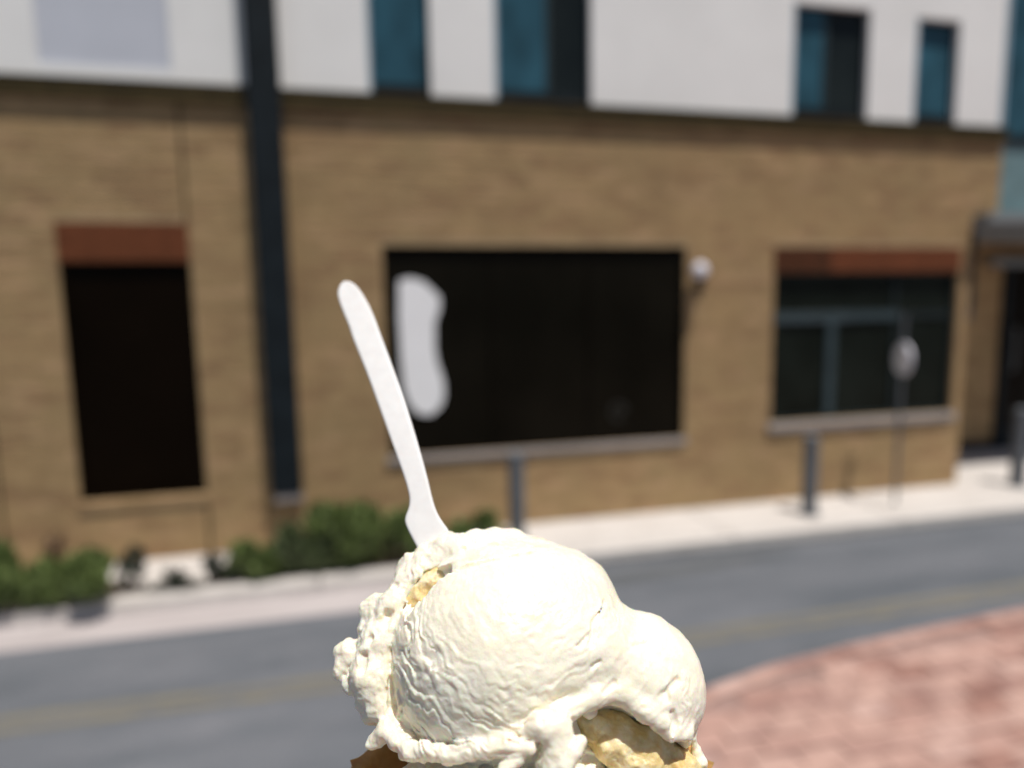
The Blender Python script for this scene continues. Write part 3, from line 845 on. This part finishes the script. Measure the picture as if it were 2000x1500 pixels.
def surface_nets(F, org, step):
    nx, ny, nz = F.shape
    ins = F < 0
    c = np.zeros((nx - 1, ny - 1, nz - 1), np.int8)
    for dx in (0, 1):
        for dy in (0, 1):
            for dz in (0, 1):
                c += ins[dx:nx - 1 + dx, dy:ny - 1 + dy, dz:nz - 1 + dz]
    act = np.argwhere((c > 0) & (c < 8))
    vid = -np.ones(c.shape, np.int64); vid[tuple(act.T)] = np.arange(len(act))
    acc = np.zeros((len(act), 3)); cnt = np.zeros(len(act))
    corners = [(dx, dy, dz) for dx in (0, 1) for dy in (0, 1) for dz in (0, 1)]
    val = {k: F[act[:, 0] + k[0], act[:, 1] + k[1], act[:, 2] + k[2]] for k in corners}
    for a in corners:
        for ax in range(3):
            if a[ax]: continue
            b = tuple(v + (1 if i == ax else 0) for i, v in enumerate(a))
            fa, fb = val[a], val[b]
            m = (fa < 0) != (fb < 0)
            t = np.where(m, fa / np.where(m, fa - fb, 1), 0)
            pos = np.array(a, float)[None].repeat(len(act), 0); pos[:, ax] += t
            acc[m] += pos[m]; cnt[m] += 1
    verts = (act + acc / cnt[:, None]) * step + org
    quads = []
    for ax in range(3):
        o1, o2 = [i for i in range(3) if i != ax]
        s0 = [slice(1, n - 1) for n in F.shape]; s1 = list(s0)
        s0[ax] = slice(0, F.shape[ax] - 1); s1[ax] = slice(1, F.shape[ax])
        A, B = ins[tuple(s0)], ins[tuple(s1)]
        e = np.argwhere(A != B); sgn = A[tuple(e.T)]
        g = e.copy(); g[:, o1] += 1; g[:, o2] += 1
        def cell(d1, d2):
            h = g.copy(); h[:, o1] -= d1; h[:, o2] -= d2
            return vid[tuple(h.T)]
        qd = np.stack([cell(1, 1), cell(0, 1), cell(0, 0), cell(1, 0)], 1)
        flip = sgn if ax != 1 else ~sgn
        qd[~flip] = qd[~flip][:, ::-1]
        quads.append(qd)
    return verts, np.concatenate(quads)
vv, qq = surface_nets(F, np.array([gu[0], gv[0], gw[0]]), STEP)
# gold-coloured bodies that paint warm shade into the bottom of the folds
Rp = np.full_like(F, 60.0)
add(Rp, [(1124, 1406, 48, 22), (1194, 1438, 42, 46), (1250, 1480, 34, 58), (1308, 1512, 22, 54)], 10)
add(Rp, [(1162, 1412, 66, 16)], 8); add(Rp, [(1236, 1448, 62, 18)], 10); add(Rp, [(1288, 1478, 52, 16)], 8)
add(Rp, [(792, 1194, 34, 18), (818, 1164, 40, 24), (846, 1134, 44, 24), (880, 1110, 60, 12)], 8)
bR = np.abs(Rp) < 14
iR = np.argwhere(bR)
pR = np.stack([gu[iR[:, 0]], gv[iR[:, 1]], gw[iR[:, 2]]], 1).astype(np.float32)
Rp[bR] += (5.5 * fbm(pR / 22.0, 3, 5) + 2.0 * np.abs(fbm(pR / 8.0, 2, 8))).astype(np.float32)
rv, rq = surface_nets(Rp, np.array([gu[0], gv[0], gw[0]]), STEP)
# keep the largest connected body (drop stray crumbs floating free)
lab = np.arange(len(vv))
for _ in range(400):
    mn = lab[qq].min(1)
    new = lab.copy()
    np.minimum.at(new, qq.ravel(), np.repeat(mn, 4)); new = new[new]
    if (new == lab).all(): break
    lab = new
big = np.bincount(lab).argmax(); keep = lab == big
remap = -np.ones(len(vv), np.int64); remap[keep] = np.arange(keep.sum())
qq = remap[qq[keep[qq[:, 0]]]]; vv = vv[keep]
print('ice cream verts', len(vv), 'quads', len(qq))
me = bpy.data.meshes.new('ice_cream')
me.vertices.add(len(vv)); me.vertices.foreach_set('co', (vv * S).ravel().astype(np.float32))
me.loops.add(len(qq) * 4); me.loops.foreach_set('vertex_index', qq.ravel().astype(np.int32))
me.polygons.add(len(qq)); me.polygons.foreach_set('loop_start', (np.arange(len(qq)) * 4).astype(np.int32))
me.update(calc_edges=True); me.validate()

s = N('vanilla_ice_cream'); c = s.coords(which='obj')
n1 = s.noise(c, 900, 4, 0.6); n2 = s.noise(c, 90, 4, 0.6); n3 = s.noise(c, 260, 4, 0.65)
s.b.subsurface_method = 'RANDOM_WALK'
col = s.ramp(n2, [(0.3, (0.885, 0.82, 0.655)), (0.7, (0.92, 0.87, 0.75))])
s.b.inputs['Subsurface Weight'].default_value = 0.75
s.b.inputs['Subsurface Radius'].default_value = (1.0, 0.5, 0.2)
s.b.inputs['Subsurface Scale'].default_value = 0.0019
hsum = s.math('ADD', s.math('MULTIPLY', n1, 0.35), n3)
s.bump(hsum, 0.5, 0.0006)
MAT['ice'] = s.out(col, 0.34, 0.4)
ice = link('ice_cream', me, MAT['ice'], None, smooth=True)
ice.matrix_world = Matrix.Translation(CEN) @ ROT.to_4x4()
sub = ice.modifiers.new('smooth', 'SMOOTH'); sub.factor = 0.3; sub.iterations = 1
tag(ice, 'big lumpy scoop of pale vanilla ice cream melting over its waffle cone', 'ice cream')

s = N('painted_golden_shade'); c = s.coords(which='obj')  # warm shade of the cream folds put into a golden base colour
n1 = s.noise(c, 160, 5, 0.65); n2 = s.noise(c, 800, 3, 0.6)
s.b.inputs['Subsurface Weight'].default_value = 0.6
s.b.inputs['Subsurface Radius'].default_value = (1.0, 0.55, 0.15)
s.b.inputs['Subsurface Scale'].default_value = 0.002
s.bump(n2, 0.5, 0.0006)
MAT['fold_shade'] = s.out(s.ramp(n1, [(0.32, (0.70, 0.49, 0.19)), (0.5, (0.80, 0.65, 0.35)), (0.64, (0.87, 0.79, 0.58))]), 0.35, 0.4)
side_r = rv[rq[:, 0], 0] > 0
for pick, lab_ in ((side_r, 'golden body painting the warm shade under the right lobe'), (~side_r, 'small golden body painting the warm shade near the spoon')):
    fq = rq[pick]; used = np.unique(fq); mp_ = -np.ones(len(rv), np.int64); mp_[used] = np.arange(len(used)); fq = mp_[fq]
    rme = bpy.data.meshes.new('painted_golden_shade')
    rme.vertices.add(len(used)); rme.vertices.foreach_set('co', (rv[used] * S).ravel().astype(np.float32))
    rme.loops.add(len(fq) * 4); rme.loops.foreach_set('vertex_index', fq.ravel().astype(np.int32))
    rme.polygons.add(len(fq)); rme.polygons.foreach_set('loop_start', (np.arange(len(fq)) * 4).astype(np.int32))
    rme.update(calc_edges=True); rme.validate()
    rp_ = link('painted_golden_shade', rme, MAT['fold_shade'], ice, smooth=True)
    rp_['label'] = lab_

# ------------------------------------------------------------------ spoon
left = [(656, 566), (658, 585), (668, 612), (680, 640), (684, 655), (692, 676), (716, 735), (741, 805), (768, 880), (793, 950), (799, 984), (787, 1012), (790, 1028), (804, 1056), (822, 1088), (846, 1120)]
right = [(900, 1100), (884, 1040), (862, 1012), (850, 985), (838, 932), (815, 850), (790, 772), (765, 702), (746, 652), (731, 610), (714, 577), (698, 555), (682, 545), (666, 547)]
ctrl = left + right
# rounded outline by Chaikin subdivision
pts = [np.array(p, float) for p in ctrl]
for _ in range(2):
    nxt = []
    for i in range(len(pts)):
        a, b = pts[i], pts[(i + 1) % len(pts)]
        nxt += [a * .75 + b * .25, a * .25 + b * .75]
    pts = nxt
axis_a, axis_b = np.array([675, 550.]), np.array([850, 1100.])
def sp_w(p):
    t = float((p - axis_a) @ (axis_b - axis_a)) / float((axis_b - axis_a) @ (axis_b - axis_a))
    return -70 + 95 * t + 26 * math.sin(math.pi * t)
def spoon_mesh(slim=3.0):
    bm = bmesh.new()
    rings = []
    cen = None
    inset = []
    n = len(pts)
    for i in range(n):
        t_ = pts[(i + 1) % n] - pts[i - 1]; t_ /= np.linalg.norm(t_)
        inset.append(np.array([-t_[1], t_[0]]))
    area = sum(pts[i][0] * pts[(i + 1) % n][1] - pts[(i + 1) % n][0] * pts[i][1] for i in range(n))
    sg_ = 1 if area > 0 else -1
    for ins, dw in ((7, -5.5), (3, -6), (0.8, -5), (0, -2.5), (0, 2.5), (0.8, 5), (3, 6.2), (6, 6.4)):
        rings.append([bm.verts.new(P(*(pts[i] + inset[i] * sg_ * (ins + slim)), sp_w(pts[i]) + dw)) for i in range(n)])
    for r0, r1 in zip(rings, rings[1:]):
        for i in range(n):
            bm.faces.new((r0[i], r0[(i + 1) % n], r1[(i + 1) % n], r1[i]))
    fs = [bm.faces.new(rings[0][::-1]), bm.faces.new(rings[-1])]
    bmesh.ops.triangulate(bm, faces=fs)
    bmesh.ops.recalc_face_normals(bm, faces=list(bm.faces))
    for v in bm.verts: v.co *= S
    return bm
s = N('white_spoon_plastic'); c = s.coords(which='obj')
n1 = s.noise(c, 300, 3, 0.5)
s.bump(n1, 0.12, 0.0004)
s.b.inputs['Subsurface Weight'].default_value = 0.3
s.b.inputs['Subsurface Radius'].default_value = (1, 0.8, 0.7)
s.b.inputs['Subsurface Scale'].default_value = 0.001
MAT['spoon'] = s.out(s.ramp(n1, [(0.3, (0.73, 0.71, 0.695)), (0.7, (0.77, 0.755, 0.74))]), 0.38, 0.4)
sp = obj('spoon', spoon_mesh(), MAT['spoon'], None, smooth=True)
sp.matrix_world = ice.matrix_world.copy()
tag(sp, 'white plastic spoon standing upright in the ice cream', 'spoon')

# ------------------------------------------------------------------ waffle cone
s = N('waffle_cone'); c = s.coords(which='obj')
n1 = s.noise(c, 120, 4, 0.6); n2 = s.noise(c, 700, 3, 0.6)
s.b.inputs['Subsurface Weight'].default_value = 0.6
s.b.inputs['Subsurface Radius'].default_value = (1, 0.45, 0.12)
s.b.inputs['Subsurface Scale'].default_value = 0.004
s.bump(n2, 0.4, 0.0006)
MAT['waffle'] = s.out(s.ramp(n1, [(0.3, (0.40, 0.20, 0.06)), (0.7, (0.60, 0.36, 0.13))]), 0.6, 0.3)
rimc = CEN + ROT @ Vector(P(1036, 1566, 0) * S)
R0 = 342 * S
Hc = 0.135
bm = bmesh.new()
NU, NV = 192, 60
prof = []
def cone_pt(i, j, inner):
    t = j / NV                                    # 0 rim .. 1 tip
    th_ = 2 * math.pi * i / NU
    r = R0 * (1 - t) ** 0.92 + 0.0015
    g = 0.0
    if not inner:
        a = (i / NU * 24 + t * 9) % 1; b = (i / NU * 24 - t * 9) % 1
        g = 0.0011 * max(0, 1 - min(a, 1 - a) / 0.16) + 0.0011 * max(0, 1 - min(b, 1 - b) / 0.16)
    if inner:
        a = (i / NU * 24 + t * 9) % 1; b = (i / NU * 24 - t * 9) % 1
        g = -0.0010 * max(0, 1 - min(a, 1 - a) / 0.2) - 0.0010 * max(0, 1 - min(b, 1 - b) / 0.2)
    rr = r + g - (0.0028 if inner else 0)
    wob = 1 + 0.012 * math.sin(3 * th_ + 0.6) + 0.008 * math.sin(7 * th_)
    z = -t * Hc + (0.0015 * math.sin(5 * th_ + 1) * (1 - t))
    return (max(rr, 0.0002) * wob * math.cos(th_), max(rr, 0.0002) * wob * math.sin(th_), z)
outer = [[bm.verts.new(cone_pt(i, j, False)) for i in range(NU)] for j in range(NV + 1)]
inner_ = [[bm.verts.new(cone_pt(i, j, True)) for i in range(NU)] for j in range(NV + 1)]
for i in range(NU):
    k = (i + 1) % NU
    for j in range(NV):
        bm.faces.new((outer[j][i], outer[j + 1][i], outer[j + 1][k], outer[j][k]))
        bm.faces.new((inner_[j][i], inner_[j][k], inner_[j + 1][k], inner_[j + 1][i]))
    bm.faces.new((outer[0][i], outer[0][k], inner_[0][k], inner_[0][i]))
bm.faces.new(outer[NV])
bm.faces.new(inner_[NV][::-1])
bmesh.ops.recalc_face_normals(bm, faces=list(bm.faces))
cone = obj('waffle_cone', bm, MAT['waffle'], None, smooth=True)
cone.location = rimc
tag(cone, 'golden brown waffle cone whose rim shows under the ice cream', 'cone')
